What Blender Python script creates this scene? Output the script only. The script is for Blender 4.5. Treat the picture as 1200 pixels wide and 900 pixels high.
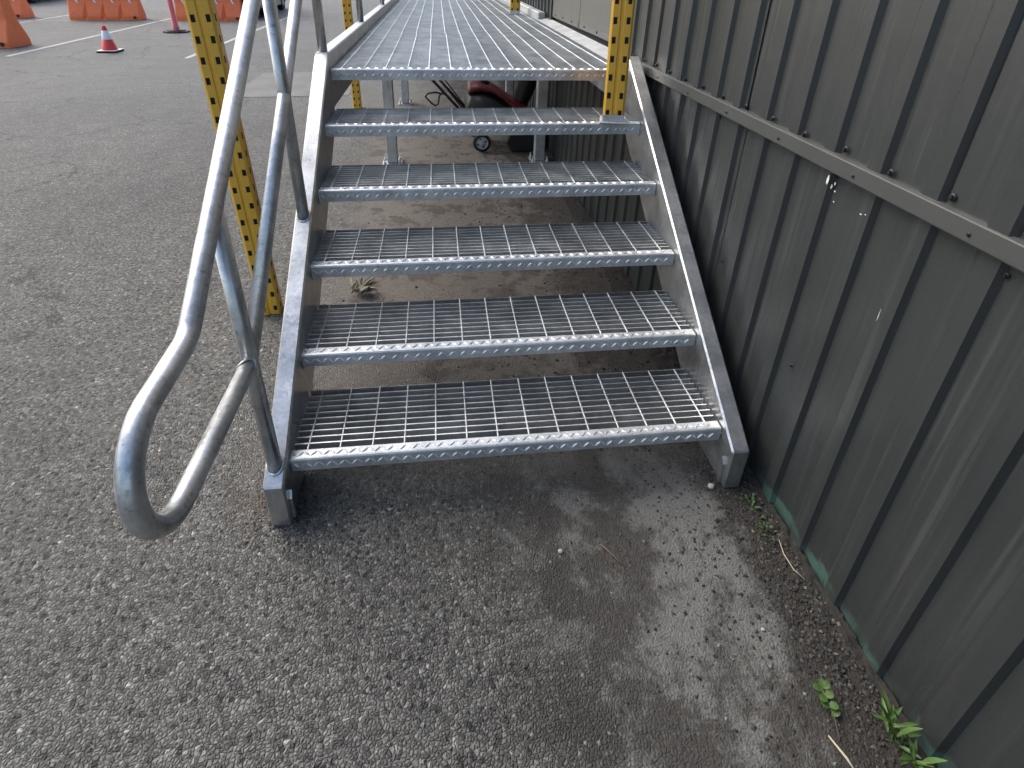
import bpy, math, random
import numpy as np
from mathutils import Vector, Matrix

for o in list(bpy.data.objects):
    bpy.data.objects.remove(o)
scene = bpy.context.scene
COL = scene.collection
R = random.Random(7)

# ------------------------------------------------------------------ camera
CAM = Vector((0.5236, -1.3411, 1.6425))
YAW, PITCH, ROLL, FPX = 0.12488, 0.47399, 0.02481, 647.495
fwd = Vector((math.sin(YAW) * math.cos(PITCH), math.cos(YAW) * math.cos(PITCH), -math.sin(PITCH)))
rgt = Vector((math.cos(YAW), -math.sin(YAW), 0))
upv = rgt.cross(fwd)
r2 = rgt * math.cos(ROLL) + upv * math.sin(ROLL)
u2 = -rgt * math.sin(ROLL) + upv * math.cos(ROLL)
cd = bpy.data.cameras.new('camera')
cam = bpy.data.objects.new('camera', cd)
COL.objects.link(cam)
M = Matrix((r2, u2, -fwd)).transposed().to_4x4()
M.translation = CAM
cam.matrix_world = M
cd.sensor_fit = 'HORIZONTAL'
cd.sensor_width = 36
cd.lens = FPX / 1200 * 36
cd.shift_x = 6.08 / 1200
cd.shift_y = -160 / 1200
cd.clip_start = 0.05
cd.clip_end = 2000
scene.camera = cam

# ------------------------------------------------------------------ light
SUN_EL, SUN_AZ = math.radians(46), math.radians(-50)     # ahead and to the left of the camera, behind thin cloud
w = bpy.data.worlds.new('World')
scene.world = w
w.use_nodes = True
nt = w.node_tree
nt.nodes.clear()
sky = nt.nodes.new('ShaderNodeTexSky')
sky.sky_type = 'NISHITA'
sky.sun_disc = False
sky.sun_elevation = SUN_EL
sky.sun_rotation = SUN_AZ
sky.air_density = 1.0
sky.dust_density = 2.6
sky.ozone_density = 0.35
bg = nt.nodes.new('ShaderNodeBackground')
bg.inputs['Strength'].default_value = 0.15
wo = nt.nodes.new('ShaderNodeOutputWorld')
nt.links.new(sky.outputs[0], bg.inputs[0])
nt.links.new(bg.outputs[0], wo.inputs[0])
ld = bpy.data.lights.new('sun', 'SUN')
ld.energy = 1.3
ld.angle = math.radians(50)
ld.color = (1.0, 0.955, 0.865)
sun = bpy.data.objects.new('sun', ld)
COL.objects.link(sun)
sd = Vector((math.sin(SUN_AZ) * math.cos(SUN_EL), math.cos(SUN_AZ) * math.cos(SUN_EL), math.sin(SUN_EL)))
sun.rotation_euler = sd.to_track_quat('Z', 'Y').to_euler()
scene.view_settings.view_transform = 'Standard'
scene.view_settings.look = 'None'
scene.view_settings.gamma = 1
scene.view_settings.use_curve_mapping = False
scene.view_settings.exposure = 0.95
scene.cycles.use_adaptive_sampling = True
scene.cycles.adaptive_threshold = 0.025
scene.cycles.max_bounces = 5
scene.cycles.diffuse_bounces = 3
scene.cycles.glossy_bounces = 3
scene.cycles.transmission_bounces = 1
scene.cycles.transparent_max_bounces = 2
scene.cycles.caustics_reflective = False
scene.cycles.caustics_refractive = False


# ------------------------------------------------------------------ materials
class NT:
    def __init__(self, name, dim='3D'):
        self.dim = dim
        self.m = bpy.data.materials.new(name)
        self.m.use_nodes = True
        self.t = self.m.node_tree
        self.b = self.t.nodes['Principled BSDF']
        self.pos = self.n('ShaderNodeNewGeometry').outputs['Position']

    def n(self, k, **kw):
        x = self.t.nodes.new(k)
        for a, v in kw.items():
            setattr(x, a, v)
        return x

    def put(self, sock, v):
        if isinstance(v, bpy.types.NodeSocket):
            self.t.links.new(v, sock)
        elif v is not None:
            if sock.type == 'RGBA' and not hasattr(v, '__len__'):
                v = (v, v, v, 1)
            elif sock.type == 'RGBA' and len(v) == 3:
                v = (*v, 1)
            sock.default_value = v

    def math(self, op, a, b=None, c=None, clamp=False):
        x = self.n('ShaderNodeMath', operation=op, use_clamp=clamp)
        for i, v in enumerate((a, b, c)):
            if v is not None:
                self.put(x.inputs[i], v)
        return x.outputs[0]

    def noise(self, scale, detail=4, rough=.55, vec=None, dist=0.0, out=0):
        x = self.n('ShaderNodeTexNoise', noise_dimensions=self.dim)
        self.put(x.inputs['Vector'], vec or self.pos)
        x.inputs['Scale'].default_value = scale
        x.inputs['Detail'].default_value = detail
        x.inputs['Roughness'].default_value = rough
        x.inputs['Distortion'].default_value = dist
        return x.outputs[out]

    def voro(self, scale, feature='F1', vec=None, rand=1.0):
        x = self.n('ShaderNodeTexVoronoi', feature=feature, voronoi_dimensions=self.dim)
        self.put(x.inputs['Vector'], vec or self.pos)
        x.inputs['Scale'].default_value = scale
        x.inputs['Randomness'].default_value = rand
        return x

    def step(self, v, lo, hi, a=0.0, b=1.0):
        x = self.n('ShaderNodeMapRange', interpolation_type='SMOOTHSTEP')
        self.put(x.inputs[0], v)
        for i, q in zip((1, 2, 3, 4), (lo, hi, a, b)):
            self.put(x.inputs[i], q)
        return x.outputs[0]

    def mix(self, f, a, b, blend='MIX'):
        x = self.n('ShaderNodeMix', data_type='RGBA', blend_type=blend)
        self.put(x.inputs[0], f)
        self.put(x.inputs[6], a)
        self.put(x.inputs[7], b)
        return x.outputs[2]

    def scale(self, v, s):
        x = self.n('ShaderNodeMapping')
        self.put(x.inputs[0], v)
        x.inputs['Scale'].default_value = s
        return x.outputs[0]

    def xyz(self, v=None):
        x = self.n('ShaderNodeSeparateXYZ')
        self.put(x.inputs[0], v or self.pos)
        return x.outputs

    def rgb(self, v):
        x = self.n('ShaderNodeSeparateColor')
        self.put(x.inputs[0], v)
        return x.outputs

    def bump(self, h, strength=.3, dist=.002, normal=None):
        x = self.n('ShaderNodeBump')
        x.inputs['Strength'].default_value = strength
        x.inputs['Distance'].default_value = dist
        self.put(x.inputs['Height'], h)
        if normal is not None:
            self.put(x.inputs['Normal'], normal)
        return x.outputs[0]

    def set(self, **kw):
        for k, v in kw.items():
            self.put(self.b.inputs[k.replace('_', ' ')], v)
        return self.m


def mat_galv(name, base=.55, rough=.42, metal=.75, dirt=.35, streak=.25, cloud=.3):
    g = NT(name)
    sp = g.voro(130)
    spang = g.rgb(sp.outputs['Color'])[0]
    n1 = g.noise(9, 5, .65)
    n2 = g.noise(60, 4)
    f = g.math('ADD', g.math('MULTIPLY', spang, .16), g.math('MULTIPLY', g.step(n1, .3, .7), cloud * 2))
    c = g.mix(f, (base * .70, base * .725, base * .735), (base * 1.2, base * 1.225, base * 1.225))
    dm = g.math('MULTIPLY', g.step(n2, .56, .74), dirt)
    c = g.mix(dm, c, (.16, .155, .145))
    st = g.noise(1, 4, .65, vec=g.scale(g.pos, (70, 70, 5)))
    c = g.mix(g.math('MULTIPLY', g.step(st, .53, .7), streak), c, (.84, .85, .85))
    c = g.mix(g.math('MULTIPLY', g.step(st, .42, .3), streak * 1.2), c, (.24, .25, .25))
    rr = g.math('ADD', g.math('MULTIPLY', n1, .3), g.math('ADD', g.math('MULTIPLY', spang, .1), rough - .2))
    return g.set(Base_Color=c, Metallic=metal, Roughness=rr, Normal=g.bump(g.math('ADD', n2, g.math('MULTIPLY', st, .6)), .16, .0015))


def mat_paint(name, col, rough=.45, var=.25, dirt=.3, dcol=(.09, .08, .07), bump=.05, metal=0.0, dscale=14):
    g = NT(name)
    n1 = g.noise(5, 5)
    n2 = g.noise(dscale, 6, .65)
    c = g.mix(n1, tuple(x * (1 - var) for x in col), tuple(min(1, x * (1 + var)) for x in col))
    c = g.mix(g.math('MULTIPLY', g.step(n2, .5, .75), dirt), c, dcol)
    return g.set(Base_Color=c, Roughness=g.math('ADD', g.math('MULTIPLY', n2, .25), rough - .1),
                 Metallic=metal, Normal=g.bump(n2, bump, .002))


def mat_wall(name='wall_paint', z0=0.0, green=True):
    g = NT(name)
    st = g.noise(1, 5, .65, vec=g.scale(g.pos, (42, 42, .9)))
    n1 = g.noise(3.5, 5)
    n2 = g.noise(40, 5, .65)
    c = g.mix(n1, (.0265, .0300, .0300), (.0385, .0425, .0415))
    c = g.mix(g.math('MULTIPLY', g.step(st, .52, .72), .5), c, (.078, .081, .076))
    c = g.mix(g.math('MULTIPLY', g.step(st, .46, .28), .35), c, (.022, .024, .025))
    z = g.xyz()[2]
    # splashed mud low down and tiny chips
    sp = g.voro(170).outputs['Distance']
    low = g.math('MULTIPLY', g.step(z, .55, .08), g.step(g.noise(5, 3), .44, .6))
    c = g.mix(g.math('MULTIPLY', g.step(sp, .42, .3), g.math('MULTIPLY', low, .8)), c, (.022, .02, .018))
    ch = g.voro(9)
    chip = g.math('MULTIPLY', g.step(g.math('ADD', ch.outputs['Distance'], g.math('MULTIPLY', n2, .05)), .048, .036),
                  g.step(g.rgb(ch.outputs['Color'])[0], .68, .7))
    c = g.mix(g.math('MULTIPLY', chip, .35), c, (.25, .25, .23))
    if green:
        nz = g.noise(7, 4)
        e = g.math('ADD', z, g.math('MULTIPLY', g.math('SUBTRACT', nz, .5), .13))
        gm = g.math('MULTIPLY', g.step(e, .062, .045), g.math('MULTIPLY', g.step(g.xyz()[1], .35, .1), g.step(g.noise(4.3, 4), .42, .6)))
        c = g.mix(gm, c, g.mix(n2, (.042, .088, .07), (.075, .145, .115)))
        # loose dirt lying on the foot of the sheet
        c = g.mix(g.math('MULTIPLY', g.step(e, .05, .0), .25), c, (.06, .055, .045))
    return g.set(Base_Color=c, Specular_IOR_Level=.5, Roughness=g.math('ADD', g.math('MULTIPLY', n2, .2), .3),
                 Normal=g.bump(g.math('ADD', g.math('MULTIPLY', n2, .25), g.math('ADD', g.math('MULTIPLY', n1, .8), g.math('MULTIPLY', g.noise(2.2, 2, vec=g.scale(g.pos, (1, 1.6, 1))), 3.0))), .35, .006))


def mat_ground():
    g = NT('asphalt_ground', '2D')
    X, Y, Z = g.xyz()
    wv = g.n('ShaderNodeVectorMath', operation='ADD')
    g.put(wv.inputs[0], g.pos)
    nz = g.n('ShaderNodeVectorMath', operation='SCALE')
    g.put(nz.inputs[0], g.noise(35, 1, out=1))
    nz.inputs['Scale'].default_value = .012
    g.put(wv.inputs[1], nz.outputs[0])
    wpos = wv.outputs[0]
    v1 = g.voro(105, vec=wpos)
    e1 = g.voro(105, 'DISTANCE_TO_EDGE', vec=wpos).outputs['Distance']
    v2 = g.voro(210, vec=wpos)
    rnd = g.rgb(v1.outputs['Color'])
    rnd2 = g.rgb(v2.outputs['Color'])
    big = g.noise(.45, 5)
    mid = g.noise(4.5, 5, .6)
    fine = g.noise(220, 3)
    stone = g.mix(g.step(rnd[0], .1, .95), (.055, .055, .053), (.20, .195, .183))
    stone = g.mix(g.step(rnd[1], .955, .985), stone, (.34, .33, .305))
    sand = g.mix(rnd2[0], (.055, .0545, .052), (.165, .16, .149))
    c = g.mix(g.step(rnd[2], .52, .58), stone, sand)
    c = g.mix(g.step(e1, .12, .0, 0, .32), c, (.03, .029, .028))
    pit = g.voro(34, vec=wpos)
    c = g.mix(g.math('MULTIPLY', g.step(pit.outputs['Distance'], .3, .16), g.step(g.rgb(pit.outputs['Color'])[0], .62, .7)), c, (.026, .026, .025))
    tone = g.math('ADD', g.math('MULTIPLY', big, .55), g.math('MULTIPLY', mid, .45))
    c = g.mix(1.0, c, g.mix(g.step(tone, .3, .7), (.92, .91, .87), (1.5, 1.475, 1.38)), 'MULTIPLY')
    # paler, mottled asphalt farther out
    c = g.mix(g.step(Y, 1.5, 9.0, 0, .5), c, g.mix(g.noise(.9, 6, .6, vec=g.scale(g.pos, (1, 2.5, 1))), (.158, .157, .149), (.242, .24, .226)))
    # cracks
    wc = g.n('ShaderNodeVectorMath', operation='ADD')
    g.put(wc.inputs[0], g.pos)
    ns = g.n('ShaderNodeVectorMath', operation='SCALE')
    g.put(ns.inputs[0], g.noise(2.2, 4, .65, out=1))
    ns.inputs['Scale'].default_value = .55
    g.put(wc.inputs[1], ns.outputs[0])
    ck = g.voro(.8, 'DISTANCE_TO_EDGE', vec=wc.outputs[0]).outputs['Distance']
    cm = g.math('MULTIPLY', g.step(ck, .012, .002), g.math('MULTIPLY', g.step(Y, .25, .7), g.step(g.noise(.9, 3), .42, .5)))
    c = g.mix(g.math('MULTIPLY', cm, .75), c, (.028, .026, .024))
    # dirt carried down against the wall and under the stairs
    n = g.math('SUBTRACT', g.noise(2.6, 5, .62), .5)
    n3 = g.math('SUBTRACT', g.noise(9, 4, .65), .5)
    xe = g.math('ADD', X, g.math('ADD', g.math('MULTIPLY', n, .9), g.math('MULTIPLY', n3, .35)))
    front = g.math('MULTIPLY', g.step(xe, .38, .9), .95)
    under = g.math('MULTIPLY', g.step(g.math('ADD', Y, g.math('MULTIPLY', n, .7)), -.12, .35),
                   g.step(g.math('ADD', X, g.math('MULTIPLY', n, .5)), -.32, .02))
    under = g.math('MULTIPLY', under, g.step(Y, 7.5, 4.2))
    blot = g.noise(5.2, 7, .76, dist=.1)
    fines = g.mix(g.noise(150, 4, .7), (.11, .109, .101), (.20, .196, .182))
    damp = g.mix(g.noise(70, 4, .7), (.019, .017, .0145), (.066, .059, .05))
    lt = g.math('MULTIPLY', g.step(g.math('ADD', X, g.math('MULTIPLY', n, .45)), .95, 1.25), g.step(g.math('ADD', Y, g.math('MULTIPLY', n, .4)), -.75, -.5))
    bl2 = g.math('SUBTRACT', blot, g.math('MULTIPLY', lt, .15))
    soil = g.mix(g.step(bl2, .34, .53, 0, .96), fines, damp)
    sand2 = g.mix(g.noise(45, 4, .7), (.125, .107, .089), (.25, .22, .187))
    sand2 = g.mix(g.step(g.noise(5, 4, .65), .5, .64, 0, .7), sand2, (.065, .05, .04))
    wet = g.step(g.math('ADD', X, g.math('MULTIPLY', n3, .25)), 1.36, 1.47)
    soil = g.mix(wet, soil, (.026, .022, .018))
    c = g.mix(front, c, soil)
    wet2 = g.step(g.math('ADD', X, g.math('MULTIPLY', n3, .9)), .95, 1.3)
    c = g.mix(under, c, g.mix(wet2, sand2, g.mix(g.noise(70, 4, .7), (.03, .025, .02), (.10, .085, .07))))
    # rusty stain by the left stringer foot
    dx = g.math('SUBTRACT', X, -.13)
    dy = g.math('SUBTRACT', Y, -.0)
    rd = g.math('SQRT', g.math('ADD', g.math('MULTIPLY', dx, dx), g.math('MULTIPLY', dy, dy)))
    rm = g.step(g.math('ADD', rd, g.math('MULTIPLY', n3, .3)), .13, .03, 0, .6)
    c = g.mix(rm, c, g.mix(fine, (.05, .034, .024), (.15, .1, .065)))
    hs = g.math('SUBTRACT', g.math('MULTIPLY', g.step(e1, 0, .34), .75), g.math('MULTIPLY', rnd[2], .65))
    hs = g.math('ADD', hs, g.math('MULTIPLY', rnd2[1], .35))
    soft = g.step(X, .6, 1.1, 1.0, .3)
    hs = g.math('MULTIPLY', hs, soft)
    hs = g.math('ADD', hs, g.math('MULTIPLY', g.noise(55, 4, .75), g.math('SUBTRACT', 1.1, g.math('MULTIPLY', soft, .5))))
    nb = g.bump(hs, 1.0, .006)
    return g.set(Base_Color=c, Roughness=g.math('SUBTRACT', .86, g.math('MULTIPLY', rnd[1], .22)), Normal=nb)


def mat_attr(name, c0, c1, rough=.7):
    g = NT(name)
    a = g.n('ShaderNodeAttribute', attribute_name='tint').outputs['Fac']
    c = g.mix(a, c0, c1)
    c = g.mix(1.0, c, g.mix(g.noise(300, 3), .75, 1.2), 'MULTIPLY')
    return g.set(Base_Color=c, Roughness=rough)


def mat_line():
    g = NT('worn_line_paint')
    n = g.noise(25, 6, .7)
    v = g.rgb(g.voro(110).outputs['Color'])[0]
    k = g.step(g.math('ADD', g.math('MULTIPLY', v, .3), n), .48, .74)
    c = g.mix(k, (.62, .61, .57), (.2, .195, .185))
    return g.set(Base_Color=c, Roughness=.75, Normal=g.bump(v, .5, .003))


GALV = mat_galv('galvanised_steel', .58, .36, .9, .35)
GALV_BAR = mat_galv('galvanised_grating', .80, .40, .88, .2, .15)
GALV_TUBE = mat_galv('galvanised_tube', .52, .38, .86, .6, .35, .45)
GALV_NOSE = mat_galv('galvanised_checker_plate', .66, .42, .65, .4)
GALV_LUG = mat_galv('worn_checker_lug', .95, .36, .65, .05, .1)
GALV_DULL = mat_galv('galvanised_dull', .6, .52, .7, .4)
YEL = mat_paint('yellow_paint', (.87, .475, .055), .42, .08, .2, (.3, .18, .04), dscale=20)
WALL = mat_wall()
WALLUP = mat_wall('wall_paint_upper', green=False)
TRIM = mat_paint('trim_paint', (.052, .055, .052), .42, .15, .35, (.06, .06, .055))
DOORM = mat_paint('door_paint', (.115, .114, .102), .42, .1, .25, (.08, .078, .07), dscale=5)
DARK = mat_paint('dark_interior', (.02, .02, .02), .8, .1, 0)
BOLT = mat_paint('dark_screw', (.02, .02, .02), .4, .1, .2, metal=.3)
ORANGE = mat_paint('orange_plastic', (.93, .21, .065), .5, .1, .3, (.4, .12, .06), dscale=7)
WHITE = mat_paint('white_reflector', (.8, .8, .78), .5, .04, .15, (.5, .48, .45))
CONE = mat_paint('cone_red', (.72, .05, .035), .5, .08, .2, (.35, .06, .05))
PINK = mat_paint('faded_pink_plastic', (.75, .16, .15), .5, .1, .2, (.6, .3, .28))
RUBBER = mat_paint('black_rubber', (.02, .02, .021), .75, .15, .3, (.06, .057, .052))
BLACKP = mat_paint('black_plastic', (.018, .018, .019), .35, .1, .3, (.05, .048, .045))
BLACKM = mat_paint('black_metal', (.02, .02, .02), .35, .1, .2)
REDP = mat_paint('red_plastic', (.12, .008, .012), .32, .12, .25, (.08, .03, .03))
RIMW = mat_paint('pale_rim', (.55, .55, .54), .45, .06, .3, (.25, .24, .22))
CARP = mat_paint('car_paint', (.12, .125, .13), .25, .05, .2, (.1, .095, .09), bump=0.0, metal=.4)
CARW = mat_paint('car_paint_white', (.6, .6, .6), .28, .03, .15, (.35, .34, .32), bump=0.0)
GLASS = mat_paint('car_glass', (.015, .017, .018), .08, .1, 0, bump=0)
LEAF = mat_paint('weed_leaf', (.065, .125, .026), .5, .3, .2, (.15, .2, .05), dscale=60)
LEAFD = mat_paint('dry_leaf', (.2, .19, .13), .7, .25, .3, (.2, .17, .1), dscale=60)
STRAW = mat_paint('straw', (.5, .43, .3), .7, .15, .2, (.3, .25, .16))
TWIG = mat_paint('twig', (.14, .1, .08), .8, .2, .2)
LINE = mat_line()
GROUND = mat_ground()
STONE = mat_attr('aggregate_stone', (.055, .054, .051), (.215, .208, .192), .6)
CLOD = mat_attr('soil_clod', (.018, .0165, .014), (.085, .078, .068), .9)
LITTER = mat_attr('leaf_scrap', (.03, .027, .02), (.19, .17, .115), .8)
DROP = mat_paint('bird_lime', (.78, .77, .74), .7, .05, .2, (.5, .48, .42), dscale=80)


def mat_patch():
    g = NT('asphalt_patch')
    n = g.noise(60, 5, .7)
    e = g.noise(2.5, 4)
    c = g.mix(n, (.13, .128, .12), (.205, .2, .187))
    c = g.mix(g.step(e, .4, .6, 0, .6), c, (.12, .119, .112))
    return g.set(Base_Color=c, Roughness=.85, Normal=g.bump(n, .5, .004))


PATCH = mat_patch()


# ------------------------------------------------------------------ mesh builder
class MB:
    def __init__(self):
        self.v, self.f, self.s, self.mi = [], [], [], {}

    def add(self, vs, fs, smooth=False):
        o = len(self.v)
        self.v += [tuple(x) for x in vs]
        self.f += [tuple(i + o for i in q) for q in fs]
        self.s += [smooth] * len(fs)
        return self

    def box(self, a, b, bev=0.0):
        (x0, y0, z0), (x1, y1, z1) = a, b
        if bev <= 0:
            vs = [(x, y, z) for z in (z0, z1) for y in (y0, y1) for x in (x0, x1)]
            return self.add(vs, [(0, 2, 3, 1), (4, 5, 7, 6), (0, 1, 5, 4), (2, 6, 7, 3), (0, 4, 6, 2), (1, 3, 7, 5)])
        # chamfered box
        e = bev
        P = {}
        vs = []
        for sx, X in ((0, (x0, x0 + e)), (1, (x1, x1 - e))):
            for sy, Yv in ((0, (y0, y0 + e)), (1, (y1, y1 - e))):
                for sz, Zv in ((0, (z0, z0 + e)), (1, (z1, z1 - e))):
                    for k, q in enumerate(((X[0], Yv[1], Zv[1]), (X[1], Yv[0], Zv[1]), (X[1], Yv[1], Zv[0]))):
                        P[sx, sy, sz, k] = len(vs)
                        vs.append(q)
        fs = []
        for s in (0, 1):
            fs.append([P[s, 0, 0, 0], P[s, 0, 1, 0], P[s, 1, 1, 0], P[s, 1, 0, 0]][::(1 if s == 0 else -1)])
            fs.append([P[0, s, 0, 1], P[1, s, 0, 1], P[1, s, 1, 1], P[0, s, 1, 1]][::(1 if s == 0 else -1)])
            fs.append([P[0, 0, s, 2], P[0, 1, s, 2], P[1, 1, s, 2], P[1, 0, s, 2]][::(1 if s == 0 else -1)])
        for a_ in (0, 1):
            for b_ in (0, 1):
                fs.append([P[a_, b_, 0, 0], P[a_, b_, 1, 0], P[a_, b_, 1, 1], P[a_, b_, 0, 1]])
                fs.append([P[a_, 0, b_, 0], P[a_, 1, b_, 0], P[a_, 1, b_, 2], P[a_, 0, b_, 2]])
                fs.append([P[0, a_, b_, 1], P[1, a_, b_, 1], P[1, a_, b_, 2], P[0, a_, b_, 2]])
                for c_ in (0, 1):
                    fs.append([P[a_, b_, c_, 0], P[a_, b_, c_, 1], P[a_, b_, c_, 2]])
        return self.add(vs, fs)

    def prism(self, poly, axis, a, b):
        """extrude a 2-D polygon along an axis"""
        def p(u, w, t):
            return (t, u, w) if axis == 'x' else ((u, t, w) if axis == 'y' else (u, w, t))
        n = len(poly)
        vs = [p(u, w_, a) for u, w_ in poly] + [p(u, w_, b) for u, w_ in poly]
        fs = [tuple(range(n)), tuple(range(2 * n - 1, n - 1, -1))]
        fs += [(i, (i + 1) % n, n + (i + 1) % n, n + i) for i in range(n)]
        return self.add(vs, fs)

    def tube(self, pts, r, n=16, cap=True, smooth=True):
        pts = [Vector(q) for q in pts]
        rs = r if hasattr(r, '__len__') else [r] * len(pts)
        t0 = (pts[1] - pts[0]).normalized()
        ref = Vector((1, 0, 0)) if abs(t0.x) < .8 else Vector((0, 0, 1))
        nrm = (ref - t0 * ref.dot(t0)).normalized()
        vs = []
        for i, q in enumerate(pts):
            if i == 0:
                t = t0
            elif i == len(pts) - 1:
                t = (pts[i] - pts[i - 1]).normalized()
            else:
                t = ((pts[i + 1] - pts[i]).normalized() + (pts[i] - pts[i - 1]).normalized()).normalized()
            nrm = (nrm - t * nrm.dot(t)).normalized()
            bi = t.cross(nrm)
            for k in range(n):
                a = 2 * math.pi * k / n
                vs.append(q + (nrm * math.cos(a) + bi * math.sin(a)) * rs[i])
        fs = []
        for i in range(len(pts) - 1):
            for k in range(n):
                k2 = (k + 1) % n
                fs.append((i * n + k, i * n + k2, (i + 1) * n + k2, (i + 1) * n + k))
        o = len(vs)
        self.add(vs, fs, smooth)
        if cap:
            base = len(self.v) - o
            self.f += [tuple(base + k for k in range(n - 1, -1, -1)), tuple(base + o - n + k for k in range(n))]
            self.s += [False, False]
        return self

    def lathe(self, prof, c, axis='z', n=20, smooth=True):
        vs, fs = [], []
        for r, h in prof:
            for k in range(n):
                a = 2 * math.pi * k / n
                u, w_ = r * math.cos(a), r * math.sin(a)
                q = {'z': (u, w_, h), 'y': (u, h, w_), 'x': (h, u, w_)}[axis]
                vs.append((q[0] + c[0], q[1] + c[1], q[2] + c[2]))
        for i in range(len(prof) - 1):
            for k in range(n):
                k2 = (k + 1) % n
                fs.append((i * n + k, i * n + k2, (i + 1) * n + k2, (i + 1) * n + k))
        return self.add(vs, fs, smooth)

    def mesh(self, name, mat):
        m = bpy.data.meshes.new(name)
        m.from_pydata(self.v, [], self.f)
        m.polygons.foreach_set('use_smooth', self.s)
        for q in (mat if isinstance(mat, (list, tuple)) else [mat]):
            m.materials.append(q)
        for k_, i_ in self.mi.items():
            m.polygons[k_].material_index = i_
        import bmesh
        b = bmesh.new()
        b.from_mesh(m)
        bmesh.ops.recalc_face_normals(b, faces=b.faces[:])
        b.to_mesh(m)
        b.free()
        return m

    def build(self, name, mat, parent=None):
        return link(name, self.mesh(name, mat), parent)


def link(name, data, parent=None, loc=None, rot=None):
    o = bpy.data.objects.new(name, data)
    COL.objects.link(o)
    if parent is not None:
        o.parent = parent
    if loc is not None:
        o.location = loc
    if rot is not None:
        o.rotation_euler = rot
    return o


def tag(o, label, cat, group=None, kind=None):
    o['label'] = label
    o['category'] = cat
    if group:
        o['group'] = group
    if kind:
        o['kind'] = kind
    return o


def thing(name, label, cat, loc=(0, 0, 0), rot=(0, 0, 0), group=None):
    return tag(link(name, None, None, loc, rot), label, cat, group)


def copy_tree(o, parent=None):
    c = o.copy()
    COL.objects.link(c)
    if parent is not None:
        c.parent = parent
    for ch in list(o.children):
        copy_tree(ch, c)
    return c


# ------------------------------------------------------------------ dimensions (metres)
W, RUN, RISE, TD = 1.4744, 0.29784, 0.1958, 0.326
ZL = 6 * RISE              # walkway level
SW = 0.065                 # stringer width
SLOPE = 0.665

# ------------------------------------------------------------------ ground
gm = MB()
gm.add([(-150, -60, 0), (150, -60, 0), (150, 240, 0), (-150, 240, 0)], [(0, 1, 2, 3)])
ground = gm.build('ground', GROUND)
ground['kind'] = 'structure'

pm = MB()
pm.add([(-2.25, 6.35, .004), (-.72, 6.5, .004), (-.72, 8.45, .004), (-2.28, 8.2, .004)], [(0, 1, 2, 3)])
o = pm.build('asphalt_patch', PATCH)
o['kind'] = 'structure'


def painted_line(a, b, wd=.1):
    a, b = Vector((*a, 0)), Vector((*b, 0))
    t = (b - a).normalized()
    s = Vector((-t.y, t.x, 0)) * wd / 2
    n = int((b - a).length / .12)
    l, r = [], []
    for i in range(n + 1):
        q = a.lerp(b, i / n)
        l.append(q + s * (1 + R.uniform(-.1, .1)) + Vector((0, 0, .004)))
        r.append(q - s * (1 + R.uniform(-.1, .1)) + Vector((0, 0, .004)))
    m = MB()
    m.add(l + r, [(i, i + 1, n + 2 + i, n + 1 + i) for i in range(n)])
    o = m.build('parking_line', LINE)
    o['kind'] = 'structure'


painted_line((-7.02, 9.75), (-7.32, 19.5))
painted_line((-4.0, 9.65), (-4.16, 19.5))
painted_line((-10.2, 14.2), (-10.45, 19.5))
painted_line((-13.3, 14.2), (-13.6, 19.5))
painted_line((-16, 15.6), (-3.2, 16.55), .08)


def scatter(name, n, xr, yr, size, mat, flat=.45, sink=.35, keep=None, seed=1, near=None):
    rs = np.random.RandomState(seed)
    x = rs.uniform(*xr, n)
    y = rs.uniform(*yr, n)
    if keep is not None:
        k = keep(x, y, rs)
        x, y = x[k], y[k]
    n = len(x)
    s = size[0] + (size[1] - size[0]) * rs.rand(n) ** 2.2
    base = np.array([(1, 0, 0), (0, 1, 0), (-1, 0, 0), (0, -1, 0), (.1, .05, 1), (-.1, 0, -1)], float)
    v = base[None] * rs.uniform(.6, 1.3, (n, 6, 3))
    v += rs.uniform(-.18, .18, (n, 6, 3))
    v[:, :, 2] *= flat
    a = rs.uniform(0, 2 * np.pi, n)
    ca, sa = np.cos(a)[:, None], np.sin(a)[:, None]
    vx = v[:, :, 0] * ca - v[:, :, 1] * sa
    vy = v[:, :, 0] * sa + v[:, :, 1] * ca
    tilt = rs.uniform(-.35, .35, (n, 1))
    vz = v[:, :, 2] + vx * tilt * flat
    bank = np.clip((x - 1.5) / .09, 0, 1) * .013
    V = np.stack([vx * s[:, None] + x[:, None], vy * s[:, None] + y[:, None],
                  vz * s[:, None] + (flat * s * (1 - 2 * sink))[:, None] * rs.uniform(.2, 1, (n, 1)) + bank[:, None]], -1).reshape(-1, 3)
    F = np.array([(0, 1, 4), (1, 2, 4), (2, 3, 4), (3, 0, 4), (1, 0, 5), (2, 1, 5), (3, 2, 5), (0, 3, 5)])
    F = (F[None] + 6 * np.arange(n)[:, None, None]).reshape(-1, 3)
    m = bpy.data.meshes.new(name)
    m.from_pydata(V.tolist(), [], F.tolist())
    at = m.attributes.new('tint', 'FLOAT', 'FACE')
    at.data.foreach_set('value', np.repeat(rs.rand(n) ** 1.3, 8).astype('f'))
    m.materials.append(mat)
    return link(name, m)


def keep_asph(x, y, rs):
    d = np.clip((.95 - x) / .6, 0, 1) * np.clip(1.25 - (y + .9) / 2.6, .15, 1)
    d = np.where((y > .05) & (x > -.1), 0, d)
    return rs.rand(len(x)) < d


o = scatter('asphalt_aggregate', 46000, (-2.3, 1.1), (-.95, 1.9), (.0015, .0062), STONE, .4, .42, keep_asph, 3)
tag(o, 'coarse grey stone aggregate standing out of the worn asphalt', 'gravel', kind='stuff')


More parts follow.
